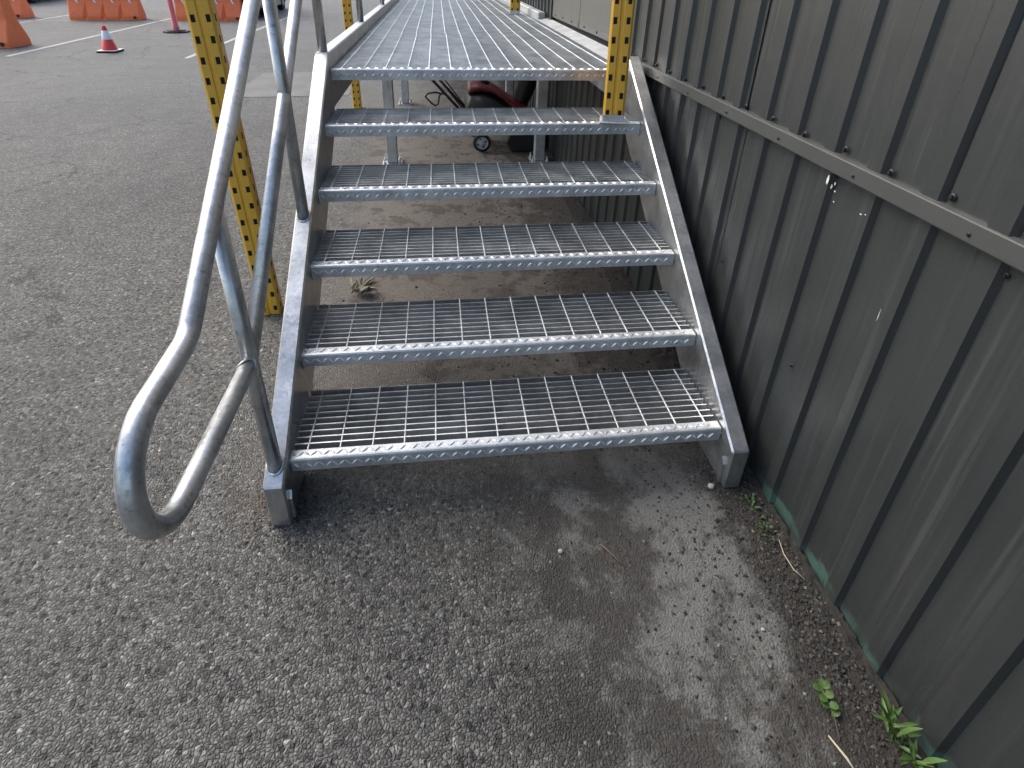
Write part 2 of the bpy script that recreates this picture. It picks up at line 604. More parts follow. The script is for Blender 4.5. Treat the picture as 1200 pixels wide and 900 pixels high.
def keep_soil(x, y, rs):
    d = .3 * np.clip((x - .85) / .7, .1, 1) ** 1.6 + np.where(x > 1.44, .9, 0)
    return rs.rand(len(x)) < d


o = scatter('soil_crumbs', 21000, (.6, 1.585), (-.95, .35), (.0015, .008), CLOD, .6, .3, keep_soil, 5)
tag(o, 'dark soil crumbs lying along the foot of the metal wall', 'soil', kind='stuff')
o = scatter('soil_crumbs', 5000, (-.05, 1.56), (.1, 5.2), (.003, .011), CLOD, .6, .3,
            lambda x, y, rs: rs.rand(len(x)) < np.clip((x - .2) / 1.2, .12, 1), 6)
tag(o, 'brown soil crumbs lying on the ground under the stairs and walkway', 'soil', kind='stuff')
o = scatter('leaf_litter', 260, (1.47, 1.59), (-.9, .3), (.002, .008), LITTER, .22, .1, None, 31)
tag(o, 'scraps of dead leaf and grit caught along the foot of the wall', 'litter', kind='stuff')
o = scatter('loose_gravel', 260, (-.1, 1.5), (-.9, .5), (.003, .0065), STONE, .7, .1, None, 11)
tag(o, 'small pale pebbles strewn over the dirt before the lowest step', 'gravel', kind='stuff')

def keep_feet(x, y, rs):
    d1 = np.hypot((x + .03) / .13, (y + .03) / .16)
    d2 = np.hypot((x - W - .03) / .13, (y + .03) / .16)
    return rs.rand(len(x)) < np.clip(1.15 - np.minimum(d1, d2), 0, 1)


o = scatter('grit', 14000, (-.25, 1.58), (-.25, .25), (.001, .005), CLOD, .7, .2, keep_feet, 21)
tag(o, 'dark grit gathered round the feet of the two stringers', 'grit', kind='stuff')

# soil bank against the wall
m = MB()
nx, ny = 20, 900
y0, y1 = -1.15, 6.0
from mathutils import noise as mn
vs = []
for j in range(ny + 1):
    y = y0 + (y1 - y0) * j / ny
    wid = .085 + .05 * mn.noise((y * 3, 0, 2)) + .02 * mn.noise((y * 13, 5, 2)) + (.05 if y > .2 else 0)
    for i in range(nx + 1):
        t = i / nx
        x = 1.606 - .01 * y - wid * t
        h = (1 - t) ** .8 * .013 + .010 * mn.noise((x * 35, y * 35, 0)) * (1 - t * t) + .007 * mn.noise((x * 90, y * 90, 3)) * (1 - t * t)
        vs.append((x, y, max(h, .0) + .001 - .004 * t ** 3))
fs = [(j * (nx + 1) + i, j * (nx + 1) + i + 1, (j + 1) * (nx + 1) + i + 1, (j + 1) * (nx + 1) + i) for j in range(ny) for i in range(nx)]
m.add(vs, fs, True)
gs = NT('wall_foot_soil')
n_ = gs.noise(90, 6, .75)
SOIL = gs.set(Base_Color=gs.mix(n_, (.010, .009, .008), (.05, .045, .038)), Roughness=.95, Normal=gs.bump(n_, .9, .006))
o = m.build('soil_strip', SOIL)
o['kind'] = 'structure'

# ------------------------------------------------------------------ metal building
WL = thing('metal_building', 'dark charcoal ribbed sheet metal building wall along the right side of the stairs', 'building',
           (1.592, 0, 0), (0, 0, .01))
PITCH_R = .174
RIB0 = .008            # a rib's near face


def panel(name, mat, ya, yb, z0, z1, off, parent=WL, wavy=0.0):
    """ribbed sheet from ya to yb; local x grows into the building"""
    h = .0145
    prof = []
    k0 = math.floor((ya - RIB0) / PITCH_R) - 1
    k = k0
    pts = []
    while True:
        y = RIB0 + k * PITCH_R
        if y > yb + PITCH_R:
            break
        pts += [(y - .005, h), (y + .005, 0), (y + .049, 0), (y + .069, h), (y + .098, h), (y + .104, h - .0005), (y + .110, h - .0005), (y + .116, h)]
        k += 1
    pts = [(a, b) for a, b in pts if ya < a < yb]
    def at(y):
        kk = (y - RIB0) % PITCH_R
        return 0 if .005 <= kk <= .049 else h
    pts = [(ya, at(ya))] + pts + [(yb, at(yb))]
    zs = [z0 + (z1 - z0) * t for t in ((0, .004, .02, .06, .15, .4, .7, 1) if wavy else (0, .5, 1))]
    vs = []
    for z in zs:
        for y, x in pts:
            d = wavy * (mn.noise((y * 7, z * 3, 1)) * .5 + mn.noise((y * 23, z * 9, 4)) * .35) * (1 if z - z0 < .2 else .35)
            zz = z + (wavy * 1.2 * mn.noise((y * 9, 0, 7)) if z == z0 else 0)
            vs.append((x + off + d, y, zz))
    n = len(pts)
    fs = [(j * n + i, j * n + i + 1, (j + 1) * n + i + 1, (j + 1) * n + i) for j in range(len(zs) - 1) for i in range(n - 1)]
    mb = MB()
    mb.add(vs, fs)
    return mb.build(name, mat, parent)


PW = PITCH_R * 5
# lower row of sheets, seams every five ribs
s0 = -.365 - 3 * PW
k = 0
while s0 + k * PW < 15:
    ya, yb = s0 + k * PW, s0 + (k + 1) * PW
    panel('wall_panel', WALL, ya + (.0015 if k % 2 else -.006), yb + (-.0015 if k % 2 else .006), -.03, 1.176, .008 + (.0022 if k % 2 else 0), wavy=.006)
    k += 1
# upper row, left out where the doors are
DY0, DY1, DY2 = 1.86, 3.0, 4.02
ups = []
s0 = -.357 - 3 * PW
k = 0
while s0 + k * PW < 15:
    ya, yb = s0 + k * PW, s0 + (k + 1) * PW
    k += 1
    if ya >= DY0 and yb <= DY2:
        continue
    if ya < DY0 < yb:
        yb = DY0
    if ya < DY2 < yb:
        ya = DY2
    ups.append((ya, yb))
for i, (ya, yb) in enumerate(ups):
    panel('wall_panel', WALLUP, ya + (.003 if i % 2 else -.006), yb - (.003 if i % 2 else -.006), 1.197, 4.0, -.0055 + (.0045 if i % 2 else 0))
mb = MB()
mb.box((.035, s0 - .1, -.05), (7, 15.2, 3.98))
mb.build('building_core', DARK, WL)
mb = MB()
mb.box((-.25, s0 - .2, 4.0), (7.2, 15.4, 4.14))
mb.build('roof_edge', TRIM, WL)
# drip trim between the rows
mb = MB()
mb.prism([(-.0085, 1.1995), (-.0115, 1.197), (-.0140, 1.158), (-.0125, 1.155), (-.004, 1.1552), (.016, 1.1575), (.016, 1.2035), (.001, 1.2035)], 'y', s0 - .05, 1.84)
mb.build('trim_strip', TRIM, WL)
mb = MB()
mb.prism([(-.0085, 1.1995), (-.0115, 1.197), (-.0140, 1.158), (-.0125, 1.155), (-.004, 1.1552), (.016, 1.1575), (.016, 1.2035), (.001, 1.2035)], 'y', 4.03, 15.2)
mb.build('trim_strip', TRIM, WL)
# screws
sm = MB()
sm.lathe([(.0001, -.0075), (.0048, -.0075), (.0055, -.0065), (.0055, -.0022)], (0, 0, 0), 'x', 6, False)
sm.lathe([(.0052, -.0024), (.0085, -.0018), (.009, 0)], (0, 0, 0), 'x', 14)
smesh = sm.mesh('screw', BOLT)
kk = -6
while True:
    y = RIB0 + kk * PITCH_R - .022 + R.uniform(-.004, .004)
    kk += 1
    if y > 9:
        break
    if y < DY0 - .03 or y > DY2 + .03:
        link('screw', smesh, WL, (.0085 + -.0025, y, 1.215 + R.uniform(-.004, .006)))
    if kk % 2 == 0 and y < 1.8:
        link('screw', smesh, WL, (-.0145, y + .09, 1.173), None).scale = (.5, .5, .5)
for y, z in ((-.055, .52), (.225, .35), (.46, .62), (-.52, 1.12), (-.33, 1.128), (.005, 1.136), (.7, 1.13)):
    link('screw', smesh, WL, (.0185, y, z)).scale = (.7, .7, .7)
# bird lime on the sheet below the trim
for (y, z, s, hh) in ((.011, 1.125, .0042, .03), (.006, 1.105, .004, .014), (-.004, 1.118, .003, .010), (-.012, 1.098, .0028, .005), (-.020, 1.07, .0024, .004),
                      (-.14, 1.085, .003, .004), (-.155, 1.09, .002, .003), (-.30, .88, .0007, .03)):
    mb = MB()
    pl = []
    for q in range(14):
        a = 2 * math.pi * q / 14
        pl.append((s * math.cos(a) * R.uniform(.5, 1.3), (hh / 2) * math.sin(a) * R.uniform(.7, 1.25)))
    kk = (y - RIB0) % PITCH_R
    mb.prism(pl, 'x', 0, .001)
    ob = mb.build('bird_dropping', DROP, WL)
    ob.location = ((.0205 if not (.0 <= kk <= .055) else .0075) - .004, y, z)
# double doors opening on the walkway
for (ya, yb) in ((DY0 + .01, DY1 - .004), (DY1 + .004, DY2 - .01)):
    mb = MB()
    mb.box((.008, ya, 1.222), (.034, yb, 3.35), .004)
    d = mb.build('door', DOORM, WL)
    hb = MB()
    hb.box((.0055, ya + .02, 1.232), (.0078, yb - .02, 1.27))
    hb.build('kick_strip', DOORM, d)
    for t in (.22, .55, .85):
        link('screw', smesh, d, (.0055, ya + (yb - ya) * t, 1.251))
mb = MB()
mb.box((-.006, DY0 - .03, 1.205), (.03, DY0 + .006, 3.4), .003)
mb.box((-.006, DY2 - .006, 1.205), (.03, DY2 + .03, 3.4), .003)
mb.box((-.006, DY0 + .0065, 3.355), (.03, DY2 - .0065, 3.4), .003)
mb.build('door_frame', TRIM, WL)


# ------------------------------------------------------------------ staircase
ST = thing('metal_staircase', 'galvanised steel staircase with five open grating treads and a looped tube handrail', 'staircase')


def top_line(y):
    return .237 + SLOPE * y


def stringer(x0, x1):
    yf = -.085
    zt = top_line(yf)
    yt = 1.508
    zt2 = top_line(yt)
    poly = [(yf, 0.004), (yf, zt - .012), (yf + .006, zt), (yt, zt2), (yt, .98), (1.585, .98)]
    yb = (.0 + .083) / .66
    poly = [(yf, .004), (yf, zt - .006), (yf + .004, zt), (yt - .004, zt2), (yt, zt2 - .006), (yt, .935), (yb + .02, .004 + .013), (yb, .004)]
    e = .006
    mb = MB()
    n = len(poly)
    # chamfered long edges: inset profile on both side faces
    cx = sum(p[0] for p in poly) / n
    cz = sum(p[1] for p in poly) / n
    def inset(p_, d):
        out = []
        for i in range(n):
            a, b, c = Vector(p_[i - 1]), Vector(p_[i]), Vector(p_[(i + 1) % n])
            n1 = Vector(((b - a).y, -(b - a).x)).normalized()
            n2 = Vector(((c - b).y, -(c - b).x)).normalized()
            nn = (n1 + n2)
            nn = nn / max(nn.length_squared, .5) * 2 if nn.length > 0 else n1
            out.append(tuple(b - nn * d * sgn))
        return out
    area = sum(poly[i - 1][0] * poly[i][1] - poly[i][0] * poly[i - 1][1] for i in range(n))
    sgn = 1 if area > 0 else -1
    ins = inset(poly, e)
    rings = [(x0, ins), (x0 + e, poly), (x1 - e, poly), (x1, ins)]
    vs = [(x, u, w_) for x, pl in rings for u, w_ in pl]
    fs = [tuple(range(n)), tuple(range(4 * n - 1, 3 * n - 1, -1))]
    for r_ in range(3):
        fs += [(r_ * n + i, r_ * n + (i + 1) % n, (r_ + 1) * n + (i + 1) % n, (r_ + 1) * n + i) for i in range(n)]
    mb.add(vs, fs)
    return mb


stringer(-SW, 0).build('stringer', GALV, ST)
stringer(W, W + SW).build('stringer', GALV, ST)


def lugs(mb, L, origin, u, v, nrm, pitch=.0205, ln=.0285, wd=.0085, h=.0036, start=0.0):
    u, v, nrm = Vector(u), Vector(v), Vector(nrm)
    n = int((L - .02) / pitch)
    for i in range(n):
        c = Vector(origin) + u * (.014 + start + i * pitch)
        a = math.radians(45 if i % 2 else -45)
        d = u * math.cos(a) + v * math.sin(a)
        s = d.cross(nrm)
        vs = [c - d * ln / 2, c + s * wd / 2, c + d * ln / 2, c - s * wd / 2,
              c - d * ln * .28 + nrm * h, c + d * ln * .28 + nrm * h]
        f0 = len(mb.f)
        mb.add(vs, [(0, 1, 4), (1, 5, 4), (1, 2, 5), (2, 3, 5), (3, 4, 5), (3, 0, 4)])
        for q in range(f0, f0 + 6):
            mb.mi[q] = 1


def nosing_mesh(L, nh):
    mb = MB()
    r_ = .007
    prof = [(.038, -.004), (.038, 0), (r_, 0), (r_ * .35, -r_ * .25), (0, -r_), (0, -nh), (.004, -nh), (.004, -r_ - .002), (r_ + .002, -.004)]
    mb.prism(prof, 'x', .004, L - .004)
    lugs(mb, L, (0, .0195, 0), (1, 0, 0), (0, 1, 0), (0, 0, 1))
    lugs(mb, L, (0, 0, -nh * .54), (1, 0, 0), (0, 0, 1), (0, -1, 0), start=.006)
    return mb.mesh('nosing', [GALV_NOSE, GALV_LUG])


NH = .052
nos_m = nosing_mesh(W, NH)
bb = MB()
bb.box((.005, -.0022, -.030), (W - .005, .0022, 0))
bar_m = bb.mesh('bearing_bar', GALV_BAR)
cb = MB()
cb.box((-.003, .036, -.0075), (.003, TD + .002, .0012), .0018)
cross_m = cb.mesh('cross_bar', GALV_BAR)
tb = MB()
for x in (.0008, W - .0058):
    tb.box((x, .006, -.0655), (x + .005, TD - .012, -.0315))
tb.box((.006, TD - .004, -.034), (W - .006, TD, 0))
tread_m = tb.mesh('tread', GALV)
bolt = MB()
bolt.lathe([(.0001, .009), (.008, .009), (.009, .007), (.009, 0)], (0, 0, 0), 'x', 6, False)
bolt.lathe([(.009, .002), (.014, .002), (.014, 0)], (0, 0, 0), 'x', 14, False)
bolt_m = bolt.mesh('bolt', GALV_DULL)
NB = 9
for i in range(5):
    z = (i + 1) * RISE + (.008 if i == 0 else 0)
    t = link('tread', tread_m, ST, (0, i * RUN, z))
    link('nosing', nos_m, t)
    for k in range(NB):
        link('bearing_bar', bar_m, t, (0, .038 + (TD - .042) * (k + .95) / (NB + .95), R.uniform(-.0006, .0006)))
    for k in range(14):
        link('cross_bar', cross_m, t, (.05 + k * .1057 + R.uniform(-.0015, .0015), 0, 0))
    for x, s in ((.0058, 1), (W - .0058, -1)):
        for yy in (.05, .24):
            b_ = link('bolt', bolt_m, t, (x, yy, -.048))
            b_.scale = (s, 1, 1)


for x0, x1 in ((.0005, .009), (W - .009, W - .0005)):
    mb = MB()
    mb.prism([(-.05, .012), (-.065, .012), (-.065, .10), (-.05, .125)], 'x', x0, x1)
    mb.build('foot_lip', GALV, ST)

# looped handrail, all in one vertical plane above the left stringer
RX = -SW / 2
TR = .0232


def fillet(pts, rads, seg=10):
    out = [Vector(pts[0])]
    for i in range(1, len(pts) - 1):
        a, b, c = Vector(pts[i - 1]), Vector(pts[i]), Vector(pts[i + 1])
        d1, d2 = (a - b).normalized(), (c - b).normalized()
        ang = math.acos(max(-1, min(1, d1.dot(d2))))
        r_ = rads[i]
        tl = r_ / math.tan(ang / 2)
        p1, p2 = b + d1 * tl, b + d2 * tl
        ctr = b + (d1 + d2).normalized() * (r_ / math.sin(ang / 2))
        v1, v2 = p1 - ctr, p2 - ctr
        th = math.pi - ang
        for k in range(seg + 1):
            t_ = k / seg
            out.append(ctr + (v1 * math.sin((1 - t_) * th) + v2 * math.sin(t_ * th)) / math.sin(th))
    out.append(Vector(pts[-1]))
    return out


TS, MS = .70, .735
LT, LB = .905, .640           # loop top and bottom heights
y_post = -.030
yb_ = -.305
yt_end = 1.53
z_top_end = .925 + TS * (yt_end - yb_)
rail = fillet([(RX, yt_end, z_top_end), (RX, yb_, LT + .005), (RX, -.62, LT)], [0, .11, 0], 8)
rail = rail[:-1]
c0, rr_ = (LT + LB) / 2, (LT - LB) / 2
yc = -.487
rail.append(Vector((RX, yc + .02, LT)))
for k in range(0, 25):
    a = math.pi / 2 + math.pi * k / 24
    rail.append(Vector((RX, yc + rr_ * math.cos(a), c0 + rr_ * math.sin(a))))
rail.append(Vector((RX, y_post - .01, LB - .012)))
mb = MB()
mb.tube(rail, TR, 28)
mb.build('top_rail', GALV_TUBE, ST)
mb = MB()
mb.tube([(RX, y_post, LB - .005), (RX, yt_end, LB - .005 + MS * (yt_end - y_post))], TR - .0006, 28)
mb.build('mid_rail', GALV_TUBE, ST)
for y in (y_post, .748):
    zb = top_line(y) - .014
    zt = .925 + TS * (y - yb_) - .004
    mb = MB()
    mb.tube([(RX, y, zb), (RX, y, zt)], TR - .001, 28)
    p_ = mb.build('rail_post', GALV_TUBE, ST)
    wb = MB()
    ring = []
    for k in range(33):
        a = 2 * math.pi * k / 32
        yy = y + (TR + .001) * math.cos(a)
        ring.append((RX + (TR + .001) * math.sin(a), yy, top_line(yy) + .001))
    wb.tube(ring, [.0045 + R.uniform(-.001, .001) for _ in ring], 8, False)
    wb.build('weld_bead', GALV_DULL, p_)
wb = MB()
wb.tube([(RX + (TR - .001) * math.cos(a), y_post - .026 + .012 * math.sin(2 * a), LB - .008 + (TR - .001) * math.sin(a)) for a in [2 * math.pi * k / 24 for k in range(25)]], .0035, 8, False)
wb.build('weld_bead', GALV_DULL, ST)

# ------------------------------------------------------------------ walkway behind the stairs
WK = thing('metal_walkway', 'raised galvanised grating walkway at the top of the stairs, along the building', 'walkway', (0, 0, 0))
Y0W = 5 * RUN
YE = 10.6
mb = MB()
mb.box((-SW, 1.51, .985), (0, YE, 1.246), .006)
mb.build('edge_beam', GALV_DULL, WK)
mb = MB()
mb.box((W, 1.51, .985), (W + SW, 4.2, 1.182), .004)
mb.build('edge_beam', GALV_DULL, WK)
mb = MB()
mb.box((W - .012, 4.203, .985), (W + SW - .01, YE, 1.246), .005)
mb.build('edge_beam', GALV_DULL, WK)
mb = MB()
mb.prism([(W - .02, 1.179), (W - .02, 1.1825), (W + .085, 1.2), (W + .085, 1.1965)], 'y', 1.75, 4.19)
mb.build('threshold_plate', GALV_DULL, WK)
n_ = link('nosing', nos_m, WK, (0, Y0W, ZL))
PL = 1.52
pi = 0
y = Y0W + .039
while y < YE - .3:
    L_ = min(PL, YE - y) - .006
    mb = MB()
    dx = R.uniform(-.004, .004)
    nb = int(L_ / .0302)
    for k in range(nb + 1):
        yy = k * L_ / nb
        mb.box((.006, yy - .0022, -.030), (W - .016, yy + .0022, -R.uniform(0, .0008)))
    g_ = mb.build('grating_panel', GALV_BAR, WK)
    g_['kind'] = 'stuff'
    g_.location = (dx, y, ZL + R.uniform(-.0015, .001))
    cm_ = MB()
    cm_.box((-.0033, -.004, -.0075), (.0033, L_ + .004, .0016), .0018)
    cmm = cm_.mesh('cross_bar', GALV_BAR)
    for k in range(14):
        c_ = link('cross_bar', cmm, g_, (.05 + k * .1057 + R.uniform(-.002, .002), 0, 0))
        c_.rotation_euler = (0, 0, R.uniform(-.0015, .0015))
    y += L_ + .006
    pi += 1
for y in (2.1, 3.60, 5.0, 6.0, 7.3, 8.4, 9.8):
    mb = MB()
    mb.box((.002, y - .03, 1.04), (W - .014, y + .03, ZL - .033), .003)
    mb.build('joist', GALV_DULL, WK)
lm = MB()
lm.box((-.046, -.046, .012), (.046, .046, 1.038), .005)
leg_m = lm.mesh('leg', GALV_DULL)
bp = MB()
bp.box((-.09, -.09, 0.001), (.09, .09, .0115), .002)
bp_m = bp.mesh('base_plate', GALV)
ab = MB()
ab.lathe([(.0001, .05), (.007, .05), (.007, .02), (.014, .02), (.014, .0)], (0, 0, 0), 'z', 8, False)
ab_m = ab.mesh('anchor_bolt', GALV_BAR)
for y in (3.6, 6.0, 8.4):
    for x in (.075, 1.425):
        l_ = link('leg', leg_m, WK, (x, y, 0))
        b_ = link('base_plate', bp_m, l_)
        for sx in (-.068, .068):
            for sy in (-.068, .068):
                link('anchor_bolt', ab_m, l_, (sx, sy, .0117), (R.uniform(-.1, .1), 0, 0))
for y in (1.545, 3.07, 4.9, 6.7, 8.5, 10.3):
    mb = MB()
    mb.tube([(RX, y, 1.24), (RX, y, 2.2)], TR - .001, 20)
    mb.build('rail_post', GALV_TUBE, WK)
mb = MB()
mb.tube([(RX, yt_end, z_top_end), (RX, YE, z_top_end)], TR, 20)
mb.build('top_rail', GALV_TUBE, WK)
zm = LB - .005 + MS * (yt_end - y_post)
mb = MB()
mb.tube([(RX, yt_end, zm), (RX, YE, zm)], TR - .0006, 20)
mb.build('mid_rail', GALV_TUBE, WK)


# ------------------------------------------------------------------ yellow slotted uprights
def upright_mesh(H, w_=.1, d_=.075, pitch=.0815):
    """hollow folded-steel upright with two columns of slots; front face at -y, slots cut as real openings"""
    mb = MB()
    sw, sh = .017, .029
    ch = .010
    gx = .006
    # front face columns
    xs = [-w_ / 2 + ch, -w_ / 2 + ch + .003, -w_ / 2 + ch + .003 + sw, -gx * 1.6, -gx * .8, gx * .8, gx * 1.6, w_ / 2 - ch - .003 - sw, w_ / 2 - ch - .003, w_ / 2 - ch]
    ydep = [0, 0, 0, 0, .005, .005, 0, 0, 0, 0]
    zs = [0]
    z = .022
    slot_rows = set()
    while z + sh < H:
        zs += [z, z + sh]
        slot_rows.add(len(zs) - 2)
        z += pitch
    zs.append(H)
    n = len(xs)
    vs = [(x, yd, z_) for z_ in zs for x, yd in zip(xs, ydep)]
    fs = []
    for j in range(len(zs) - 1):
        for i in range(n - 1):
            if j in slot_rows and i in (1, 7):
                continue
            fs.append((j * n + i, j * n + i + 1, (j + 1) * n + i + 1, (j + 1) * n + i))
    mb.add(vs, fs)
    # slot thickness
    for j in slot_rows:
        for i in (1, 7):
            x0, x1, z0, z1 = xs[i], xs[i + 1], zs[j], zs[j + 1]
            mb.add([(x0, 0, z0), (x1, 0, z0), (x1, 0, z1), (x0, 0, z1), (x0, .0025, z0), (x1, .0025, z0), (x1, .0025, z1), (x0, .0025, z1)],
                   [(0, 1, 5, 4), (1, 2, 6, 5), (2, 3, 7, 6), (3, 0, 4, 7)])
    # chamfered corners and side faces, with notches up the sides
    for s in (-1, 1):
        cxs = [(s * (w_ / 2 - ch), 0), (s * w_ / 2, ch * .8), (s * w_ / 2, ch * .8 + .010), (s * w_ / 2, ch * .8 + .030), (s * w_ / 2, d_), (0, d_)]
        cv = [(a, b, z_) for z_ in zs for a, b in cxs]
        m_ = len(cxs)
        cf = []
        for j in range(len(zs) - 1):
            for i in range(m_ - 1):
                if j in slot_rows and i == 2:
                    continue
                cf.append((j * m_ + i, j * m_ + i + 1, (j + 1) * m_ + i + 1, (j + 1) * m_ + i))
        mb.add(cv, cf)
    return mb.mesh('upright', YEL)


def foot_mesh(w_=.125):
    mb = MB()
    mb.box((-w_ / 2, -.035, 0), (w_ / 2, .105, .006), .0015)
    mb.box((-w_ / 2 + .012, -.006, .0062), (w_ / 2 - .012, -.0025, .035))
    return mb.mesh('foot_plate', GALV_DULL)


fm = foot_mesh()
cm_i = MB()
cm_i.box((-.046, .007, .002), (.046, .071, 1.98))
core_m = cm_i.mesh('shade_core', DARK)  # added dark block inside each post, stands in for shade behind the slots
up3 = upright_mesh(3.0)
up2 = upright_mesh(2.0)
for (x, y, z, rz, lean, msh, lab, foot) in (
        (-.383, 1.165, .001, .12, -.024, up3, 'yellow slotted steel upright standing on the asphalt left of the stairs', False),
        (-.505, 5.74, .001, .05, -.006, up3, 'yellow slotted steel upright far behind the left handrail, partly hidden by the walkway', False),
        (1.338, 1.205, 5 * RISE + .002, -.28, -.018, up2, 'yellow slotted steel upright standing on the top grating tread', True),
        (1.322, 4.845, ZL + .003, -.2, 0.0, up2, 'yellow slotted steel upright standing on the walkway beside the doors', True)):
    t = thing('yellow_post', lab, 'post', (x, y, z), (0, lean, rz), 'yellow slotted uprights')
    u_ = link('upright', msh, t, (0, 0, .006 if foot else 0))
    c_ = link('shade_core', core_m, t, (0, 0, .006 if foot else 0))
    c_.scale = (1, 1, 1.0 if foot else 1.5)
    if foot:
        link('foot_plate', fm, t)


# ------------------------------------------------------------------ barriers, cone, delineator, cars
def barrier_meshes(L=1.72, H=.92):
    hw = [(0, .30), (.10, .30), (.16, .28), (.48, .135), (.88, .095), (.92, .08)]
    mb = MB()
    # columns along x with tapered notches pressed into the lower slope
    xs = [-L / 2, -L / 2 + .025]
    notch = []
    for c in (-.43, 0, .43):
        notch.append(c)
        xs += [c - .10, c - .004, c + .004, c + .012]
    xs += [L / 2 - .025, L / 2]
    xs.sort()
    def prof(x):
        p_ = []
        end = .02 if abs(abs(x) - L / 2) < 1e-6 else 0
        for z, h_ in hw:
            d = 0
            if z > .05 and z < .47:
                for c in notch:
                    if abs(x - (c - .004)) < 1e-6 or abs(x - (c + .004)) < 1e-6:
                        d = .075 if z < .3 else .02
            p_.append((z, max(h_ - d - end, .02)))
        return p_
    n = len(hw)
    for s in (-1, 1):
        vs, fs = [], []
        for x in xs:
            for z, h_ in prof(x):
                vs.append((x, s * h_, z))
        for i in range(len(xs) - 1):
            for j in range(n - 1):
                fs.append((i * n + j, i * n + j + 1, (i + 1) * n + j + 1, (i + 1) * n + j))
        mb.add(vs, fs)
    for x in (xs[0], xs[-1]):
        p_ = prof(x)
        poly = [(-h_, z) for z, h_ in p_] + [(h_, z) for z, h_ in reversed(p_)]
        mb.add([(x, a, b) for a, b in poly], [tuple(range(len(poly)))])
    mb.add([(x, s * prof(x)[-1][1], H) for x in xs for s in (-1, 1)], [(2 * i, 2 * i + 1, 2 * i + 3, 2 * i + 2) for i in range(len(xs) - 1)])
    shell = mb.mesh('shell', ORANGE)
    st = MB()
    # slanted reflective slash on the upper front slope
    def fy(z):
        if z < .48:
            return -(.28 + (.135 - .28) * (z - .16) / .32) - .003
        t_ = (z - .48) / .4
        return -(.135 + (.095 - .135) * t_) - .003
    st.add([(-.10, fy(.68), .68), (-.055, fy(.68), .68), (.06, fy(.44), .44), (.015, fy(.44), .44)], [(0, 1, 2, 3)])
    return shell, st.mesh('reflective_slash', WHITE)


shell_m, slash_m = barrier_meshes()
plug = MB()
plug.lathe([(.0001, -.02), (.035, -.02), (.04, 0)], (0, 0, 0), 'y', 12, False)
plug_m = plug.mesh('drain_plug', BLACKP)
for (x, y, rz, lab) in ((-8.68, 16.64, .14, 'orange plastic water barrier behind the small traffic cone'),
                        (-5.98, 16.78, .13, 'orange plastic water barrier behind the pink delineator and yellow upright'),
                        (-11.72, 16.75, .1, 'orange plastic water barrier at the upper left edge, next to the parked car'),
                        (-8.42, 11.1, -.06, 'nearest orange plastic water barrier, cut off by the left edge')):
    t = thing('water_barrier', lab, 'barrier', (x, y, .004), (0, 0, rz), 'orange water barriers')
    link('shell', shell_m, t)
    for c in (-.645, -.215, .215, .645):
        link('reflective_slash', slash_m, t, (c, 0, 0))
    link('drain_plug', plug_m, t, (.74, -.302, .07))

CO = thing('traffic_cone', 'small red traffic cone with a white collar on the asphalt before the barriers', 'cone', (-5.63, 10.4, .004))
mb = MB()
mb.box((-.17, -.17, 0), (.17, .17, .03), .01)
mb.build('base', RUBBER, CO)
mb = MB()
mb.box((-.165, -.165, .0305), (.165, .165, .036), .002)
mb.build('base_rim', WHITE, CO)
mb = MB()
mb.lathe([(.135, .0365), (.125, .05), (.088, .22), (.082, .222)], (0, 0, 0), 'z', 24)
mb.build('lower_cone', CONE, CO)
mb = MB()
mb.lathe([(.084, .2225), (.05, .375), (.047, .377)], (0, 0, 0), 'z', 24)
mb.build('white_collar', WHITE, CO)
mb = MB()
mb.lathe([(.049, .3775), (.034, .455), (.026, .46), (.022, .44)], (0, 0, 0), 'z', 24)
mb.build('tip', CONE, CO)

DE = thing('delineator_post', 'faded pink delineator post on a black rubber base before the barriers', 'delineator', (-5.74, 13.7, .004))
mb = MB()
mb.prism([(.29 * math.cos(a), .29 * math.sin(a)) for a in [math.pi / 8 + k * math.pi / 4 for k in range(8)]], 'z', 0, .028)
mb.prism([(.2 * math.cos(a), .2 * math.sin(a)) for a in [math.pi / 8 + k * math.pi / 4 for k in range(8)]], 'z', .0285, .05)
mb.build('base', RUBBER, DE)
mb = MB()
mb.lathe([(.075, .0505), (.07, .14), (.06, .15), (.058, 1.0), (.05, 1.02), (.03, 1.08), (.0001, 1.085)], (0, 0, 0), 'z', 20)
mb.build('tube', PINK, DE)
mb = MB()
mb.lathe([(.0605, .72), (.0605, .86)], (0, 0, 0), 'z', 20)
mb.build('reflective_band', WHITE, DE)


def wheel_parts(parent, loc, r_, wd, side):
    mb = MB()
    mb.lathe([(r_ * .62, -wd / 2), (r_ * .9, -wd / 2), (r_, -wd * .36), (r_, wd * .36), (r_ * .9, wd / 2), (r_ * .62, wd / 2)], (0, 0, 0), 'x', 32)
    wv = mb.build('wheel', RUBBER, parent)
    wv.location = loc
    rm_ = MB()
    rm_.lathe([(r_ * .63, side * wd * .42), (r_ * .56, side * wd * .3), (r_ * .18, side * wd * .42), (.0001, side * wd * .45)], (0, 0, 0), 'x', 24)
    rm_.build('rim', RIMW, wv)
    for k in range(5):
        a = 2 * math.pi * k / 5
        sp = MB()
        sp.box((side * wd * .36 - .01, -.03, r_ * .15), (side * wd * .36 + .03, .03, r_ * .6))
        so = sp.build('spoke', RIMW, wv)
        so.rotation_euler = (a, 0, 0)
    return wv


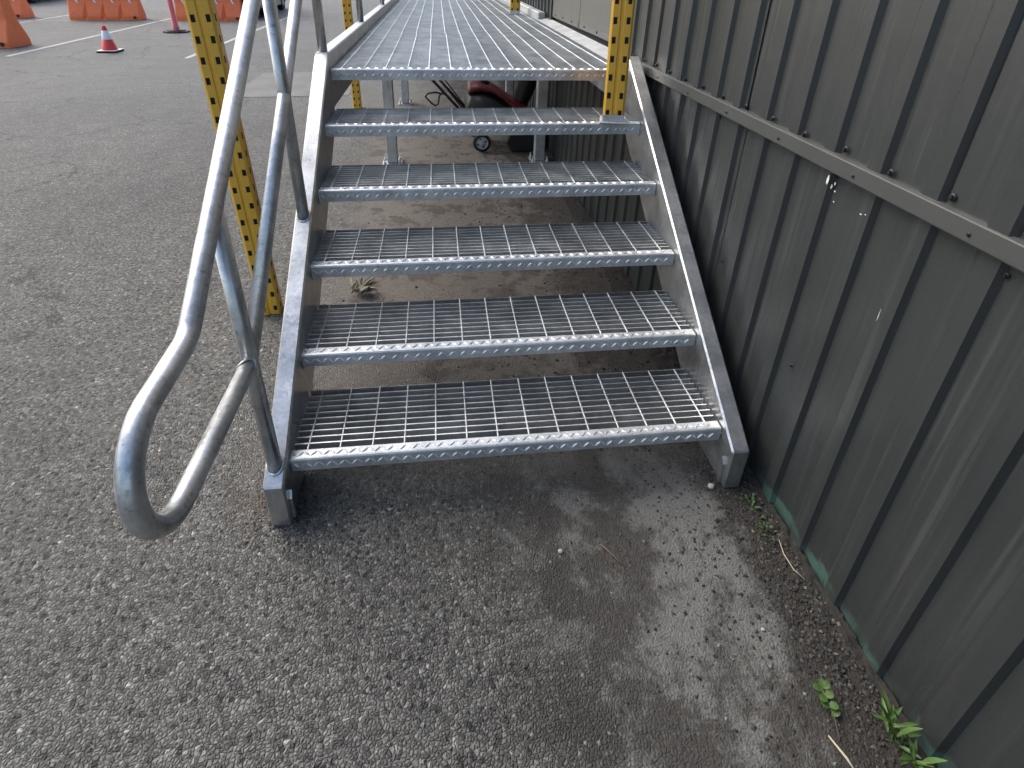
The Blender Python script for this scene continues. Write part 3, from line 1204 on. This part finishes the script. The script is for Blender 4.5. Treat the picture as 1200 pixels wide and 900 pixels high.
def car(name, label, loc, rz, paint, L=4.6, wd=1.82):
    t = thing(name, label, 'car', loc, (0, 0, rz))
    h = L / 2
    wb_ = 1.36
    wr = .335
    def arch(c):
        return [(c + .40 * math.cos(a), .33 + .38 * math.sin(a)) for a in [math.pi * k / 10 for k in range(11)]]
    low = [(h - .05, .30)] + [(wb_ + .40, .25)] + arch(wb_)[1:-1] + [(wb_ - .40, .22), (-wb_ + .40, .22)] + arch(-wb_)[1:-1] + [(-wb_ - .40, .25), (-h + .05, .32)]
    upr = [(-h, .62), (-h + .06, .98), (-h + .5, 1.06), (h - 1.1, 1.0), (h - .12, .78), (h, .6)]
    mb = MB()
    poly = low + upr
    mb.prism(poly, 'x', -wd / 2, wd / 2)
    mb.build('body', paint, t)
    cab = [(-h + .25, 1.05), (-h + .62, 1.60), (-h + 1.1, 1.66), (.35, 1.64), (h - 1.25, 1.01)]
    mb = MB()
    vs = [(-wd / 2 + .05 + (.14 if z > 1.3 else 0), y, z) for y, z in cab] + [(wd / 2 - .05 - (.14 if z > 1.3 else 0), y, z) for y, z in cab]
    n = len(cab)
    mb.add(vs, [tuple(range(n)), tuple(range(2 * n - 1, n - 1, -1))] + [(i, (i + 1) % n, n + (i + 1) % n, n + i) for i in range(n)])
    mb.build('cabin', GLASS, t)
    mb = MB()
    mb.prism([(-h + .64, 1.61), (-h + 1.1, 1.668), (.33, 1.648), (.36, 1.63), (-h + .64, 1.6)], 'x', -wd / 2 + .18, wd / 2 - .18)
    mb.build('roof', paint, t)
    mb = MB()
    mb.box((-wd / 2 + .12, -h + .2, .2), (wd / 2 - .12, h - .2, .32))
    mb.build('underbody', BLACKP, t)
    for y in (-wb_, wb_):
        for s in (-1, 1):
            wheel_parts(t, (s * (wd / 2 - .1), y, wr), wr, .22, s)
    for s in (-1, 1):
        mb = MB()
        mb.box((s * .62 - .2, -h - .012, .72), (s * .62 + .2, -h + .03, .86), .01)
        mb.build('tail_light', CONE, t)
        mb = MB()
        mb.box((s * .62 - .2, h - .06, .66), (s * .62 + .2, h + .004, .76), .01)
        mb.build('headlight', WHITE, t)
    mb = MB()
    mb.box((-wd / 2 + .05, -h - .05, .36), (wd / 2 - .05, -h + .02, .56), .02)
    mb.build('bumper', BLACKP, t)
    return t


car('parked_car', 'dark grey parked car behind the barriers, its wheel low behind the handrail', (-5.75, 19.5, .004), .06, CARP)
car('parked_car', 'pale parked car at the far upper left with only a black tyre in view', (-15.0, 23.6, .004), .1, CARW)

# ------------------------------------------------------------------ snow blower under the walkway
SB = thing('snow_blower', 'red and black snow blower standing on the dirt under the walkway', 'snow blower', (.912, 4.12, .002), (0, 0, .0))


def loft(mb, secs, smooth=True):
    """secs: list of (x, half width y, z low, z high) rounded sections along x"""
    n = 16
    vs = []
    for x, hw, z0, z1 in secs:
        cz, hz = (z0 + z1) / 2, (z1 - z0) / 2
        for k in range(n):
            a = 2 * math.pi * (k + .5) / n
            ca, sa = math.cos(a), math.sin(a)
            e = .55
            vs.append((x, hw * math.copysign(abs(ca) ** e, ca), cz + hz * math.copysign(abs(sa) ** e, sa)))
    fs = []
    for i in range(len(secs) - 1):
        for k in range(n):
            k2 = (k + 1) % n
            fs.append((i * n + k, i * n + k2, (i + 1) * n + k2, (i + 1) * n + k))
    fs += [tuple(range(n)), tuple(range((len(secs) - 1) * n, len(secs) * n))]
    mb.add(vs, fs, smooth)
    return mb


mb = MB()
loft(mb, [(-.145, .12, .28, .42), (-.13, .17, .22, .50), (-.08, .2, .2, .57), (.02, .21, .18, .575), (.14, .21, .16, .53), (.25, .2, .14, .47), (.33, .18, .14, .4)])
mb.build('engine_cover', BLACKP, SB)
mb = MB()
secs = [(-.125, .14, .52, .575), (-.105, .2, .545, .63), (-.02, .215, .565, .645), (.1, .22, .55, .61), (.2, .225, .49, .545), (.30, .23, .40, .475), (.42, .25, .24, .43), (.475, .25, .2, .38), (.49, .24, .22, .34)]
loft(mb, secs)
mb.build('red_shell', REDP, SB)
mb = MB()
mb.prism([(.24, .10), (.30, .23), (.44, .25), (.56, .20), (.60, .02), (.28, .012)], 'y', -.27, .27)
mb.build('auger_housing', BLACKP, SB)
mb = MB()
mb.tube([(.36, 0, .36), (.40, 0, .46), (.44, 0, .58), (.47, 0, .72), (.43, 0, .80)], [.085, .085, .1, .115, .11], 16)
ch_ = mb.build('chute', BLACKP, SB)
ch2 = MB()
ch2.box((.3, -.1, .76), (.5, .1, .79), .008)
ch2.build('deflector', BLACKP, ch_)
mb = MB()
mb.tube([(.02, -.06, .63), (.05, -.06, .66)], .05, 14)
mb.build('fuel_cap', BLACKP, SB)
for s in (-1, 1):
    mb = MB()
    mb.tube([(-.10, s * .19, .28), (-.26, s * .2, .46), (-.44, s * .2, .66), (-.62, s * .2, .86), (-.68, s * .19, .95)], .0135, 12)
    mb.build('handle_bar', BLACKM, SB)
    mb = MB()
    mb.tube([(-.10, s * .165, .30), (-.3, s * .175, .56), (-.5, s * .175, .82)], .006, 8)
    mb.build('control_rod', BLACKM, SB)
mb = MB()
mb.tube([(-.68, -.19, .95), (-.7, -.12, .975), (-.7, .12, .975), (-.68, .19, .95)], .0135, 12)
mb.build('handle_grip', BLACKM, SB)
mb = MB()
lp = [(-.385, -.23, .56), (-.43, -.24, .575), (-.50, -.245, .565), (-.525, -.245, .535), (-.47, -.245, .475), (-.435, -.245, .452), (-.41, -.245, .47), (-.40, -.24, .53), (-.385, -.23, .56)]
mb.tube(lp, .009, 10)
mb.tube([(-.385, -.23, .56), (-.34, -.2, .555)], .008, 10)
mb.build('crank_handle', BLACKM, SB)
for yy in (-.22, .22):
    mb = MB()
    mb.lathe([(.06, -.024), (.078, -.024), (.088, -.014), (.088, .014), (.078, .024), (.06, .024)], (0, 0, 0), 'y', 28)
    wv = mb.build('wheel', RUBBER, SB)
    wv.location = (0, yy, .088)
    rm_ = MB()
    rm_.lathe([(.066, -.022), (.058, -.016), (.03, -.014), (.026, -.024), (.012, -.026), (.0001, -.026)], (0, 0, 0), 'y', 24)
    rm_.build('rim', RIMW, wv)
    for k in range(4):
        a = 2 * math.pi * k / 4 + .4
        hb = MB()
        hb.lathe([(.0001, -.0155), (.01, -.0155), (.01, -.0145)], (.043 * math.cos(a), 0, .043 * math.sin(a)), 'y', 10, False)
        hb.build('rim_hole', BLACKP, wv)
mb = MB()
mb.tube([(0, -.2, .088), (0, .2, .088)], .012, 10)
mb.build('axle', BLACKM, SB)


# ------------------------------------------------------------------ weeds, dead leaves, twigs, stones
def leaf_mesh(L, wd, mat, fold=.25, droop=.25, round_=False):
    mb = MB()
    n = 7
    vs, fs = [], []
    for i in range(n + 1):
        t_ = i / n
        if round_:
            ww = wd * math.sin(math.pi * min(1, t_ * .97 + .03)) ** .55
        else:
            ww = wd * math.sin(math.pi * min(1, t_ * .9 + .06)) ** .9
        z = L * (.35 * t_ - droop * 1.6 * t_ * t_)
        for s in (-1, 0, 1):
            vs.append((L * t_, s * ww / 2, z + abs(s) * ww * fold))
    for i in range(n):
        for j in (0, 1):
            fs.append((i * 3 + j, i * 3 + j + 1, (i + 1) * 3 + j + 1, (i + 1) * 3 + j))
    top = len(vs)
    vs2 = [(a, b, c - .0009) for a, b, c in vs]
    mb.add(vs, fs, True)
    mb.add(vs2, [f[::-1] for f in fs], True)
    return mb.mesh('leaf', mat)


long_leaf = leaf_mesh(.075, .014, LEAF, .25, .18)
round_leaf = leaf_mesh(.022, .019, LEAF, .12, .15, True)
tiny_leaf = leaf_mesh(.016, .010, LEAF, .15, .15, True)
dry_leaf = leaf_mesh(.08, .028, LEAFD, .3, .14)
W2 = thing('weed', 'leafy green weed with long narrow leaves at the wall foot in the lower right', 'weed', (1.556, -.835, .012))
sm_ = MB()
sm_.tube([(0, 0, -.01), (-.004, .006, .03), (-.012, .01, .055)], [.004, .0035, .002], 8)
sm_.build('stem', LEAF, W2)
for k in range(30):
    a = R.uniform(0, 2 * math.pi)
    el = R.uniform(.1, 1.1)
    o = link('leaf', long_leaf, W2, (-.004 + R.uniform(-.012, .006), R.uniform(-.045, .05), R.uniform(.005, .05)), (R.uniform(-.4, .4), -el, a))
    o.scale = [R.uniform(.55, 1.05)] * 3
W1 = thing('weed', 'small round-leaved green seedling growing in the dirt beside the wall', 'weed', (1.437, -.735, .001))
sm_ = MB()
sm_.tube([(0, -.03, 0), (.002, -.01, .012), (0, .012, .022), (-.003, .03, .026)], .0014, 8)
sm_.build('stem', LEAF, W1)
for (x, y, z, a) in ((0, .03, .026, 1.2), (-.004, .03, .026, 2.9), (0, .015, .022, 0.1), (0, .012, .022, 3.3), (0, -.002, .016, -.3), (0, -.004, .015, 2.7), (0, -.018, .008, .3), (.002, .033, .026, .2)):
    link('leaf', round_leaf, W1, (x, y, z), (0, -.1, a))
for i, (x, y, lab) in enumerate(((1.535, -.175, 'tiny green weed sprouting at the foot of the right stringer'),
                                 (1.538, -.26, 'sparse tiny weed in dark soil at the wall foot, farther from the stringer'))):
    t = thing('weed', lab, 'weed', (x, y, .01))
    for k in range(16):
        a = R.uniform(0, 6.28)
        d = R.uniform(.0, .04)
        o = link('leaf', tiny_leaf, t, (d * math.cos(a) * .8, d * math.sin(a) * 1.2, R.uniform(0, .012)), (0, -R.uniform(.0, .6), a))
        o.scale = [R.uniform(.5, 1.0)] * 3
DL = thing('dead_leaf_clump', 'clump of dry pale leaves lying on the dirt under the stairs by the left stringer', 'leaves', (.03, 1.32, .006))
for k in range(17):
    a = R.uniform(-1.2, 1.9)
    o = link('leaf', dry_leaf, DL, (R.uniform(-.03, .05), R.uniform(-.05, .05), R.uniform(.004, .035)), (R.uniform(-.5, .5), R.uniform(-.45, .1), a))
    o.scale = [R.uniform(.7, 1.2)] * 3


def stick(name, pts, r_, mat, label, cat):
    mb = MB()
    mb.tube(pts, r_, 8)
    tag(mb.build(name, mat), label, cat)


stick('twig', [(.985, -.252, .006), (1.0, -.275, .008), (1.018, -.3, .006), (1.04, -.33, .004)], [.0022, .0022, .002, .0012], TWIG,
      'thin brown twig lying on the dirt before the lowest step', 'twig')
stick('straw', [(1.403, -.79, .006), (1.408, -.81, .009), (1.418, -.835, .008), (1.424, -.86, .005)], [.0018, .0026, .003, .002], STRAW,
      'pale dry straw lying in the dirt at the bottom edge by the weeds', 'straw')
stick('straw', [(1.45, -.70, .006), (1.437, -.76, .012), (1.425, -.80, .007)], [.001, .0012, .001], TWIG,
      'thin dark stalk lying by the round-leaved seedling', 'stalk')
stick('straw', [(1.56, -.30, .014), (1.545, -.35, .02), (1.55, -.40, .016), (1.568, -.43, .014)], [.0012, .0014, .0012, .001], STRAW,
      'curved pale rootlet lying in the soil along the green wall foot', 'root')


def pebble(x, y, s, mat, label):
    mb = MB()
    rs = random.Random(int(x * 1000))
    prof = []
    n = 9
    vs, fs = [], []
    for j in range(6):
        ph = math.pi * j / 5
        for k in range(n):
            a = 2 * math.pi * k / n
            q = s * rs.uniform(.85, 1.12)
            vs.append((q * math.sin(ph) * math.cos(a), q * .8 * math.sin(ph) * math.sin(a), .62 * s * math.cos(ph)))
    for j in range(5):
        for k in range(n):
            fs.append((j * n + k, j * n + (k + 1) % n, (j + 1) * n + (k + 1) % n, (j + 1) * n + k))
    mb.add(vs, fs)
    o = mb.build('pebble', mat)
    o.location = (x, y, s * .5)
    tag(o, label, 'pebble')


PEB = mat_paint('pale_pebble', (.4, .39, .36), .7, .2, .3, (.2, .19, .17), dscale=90)
pebble(.853, -.262, .0085, PEB, 'pale round pebble on the dirt near the thin twig')
pebble(1.437, -.075, .013, PEB, 'pale pebble on the soil beside the right stringer foot')
pebble(1.372, -.545, .006, PEB, 'small white pebble on the dark dirt left of the green wall foot')
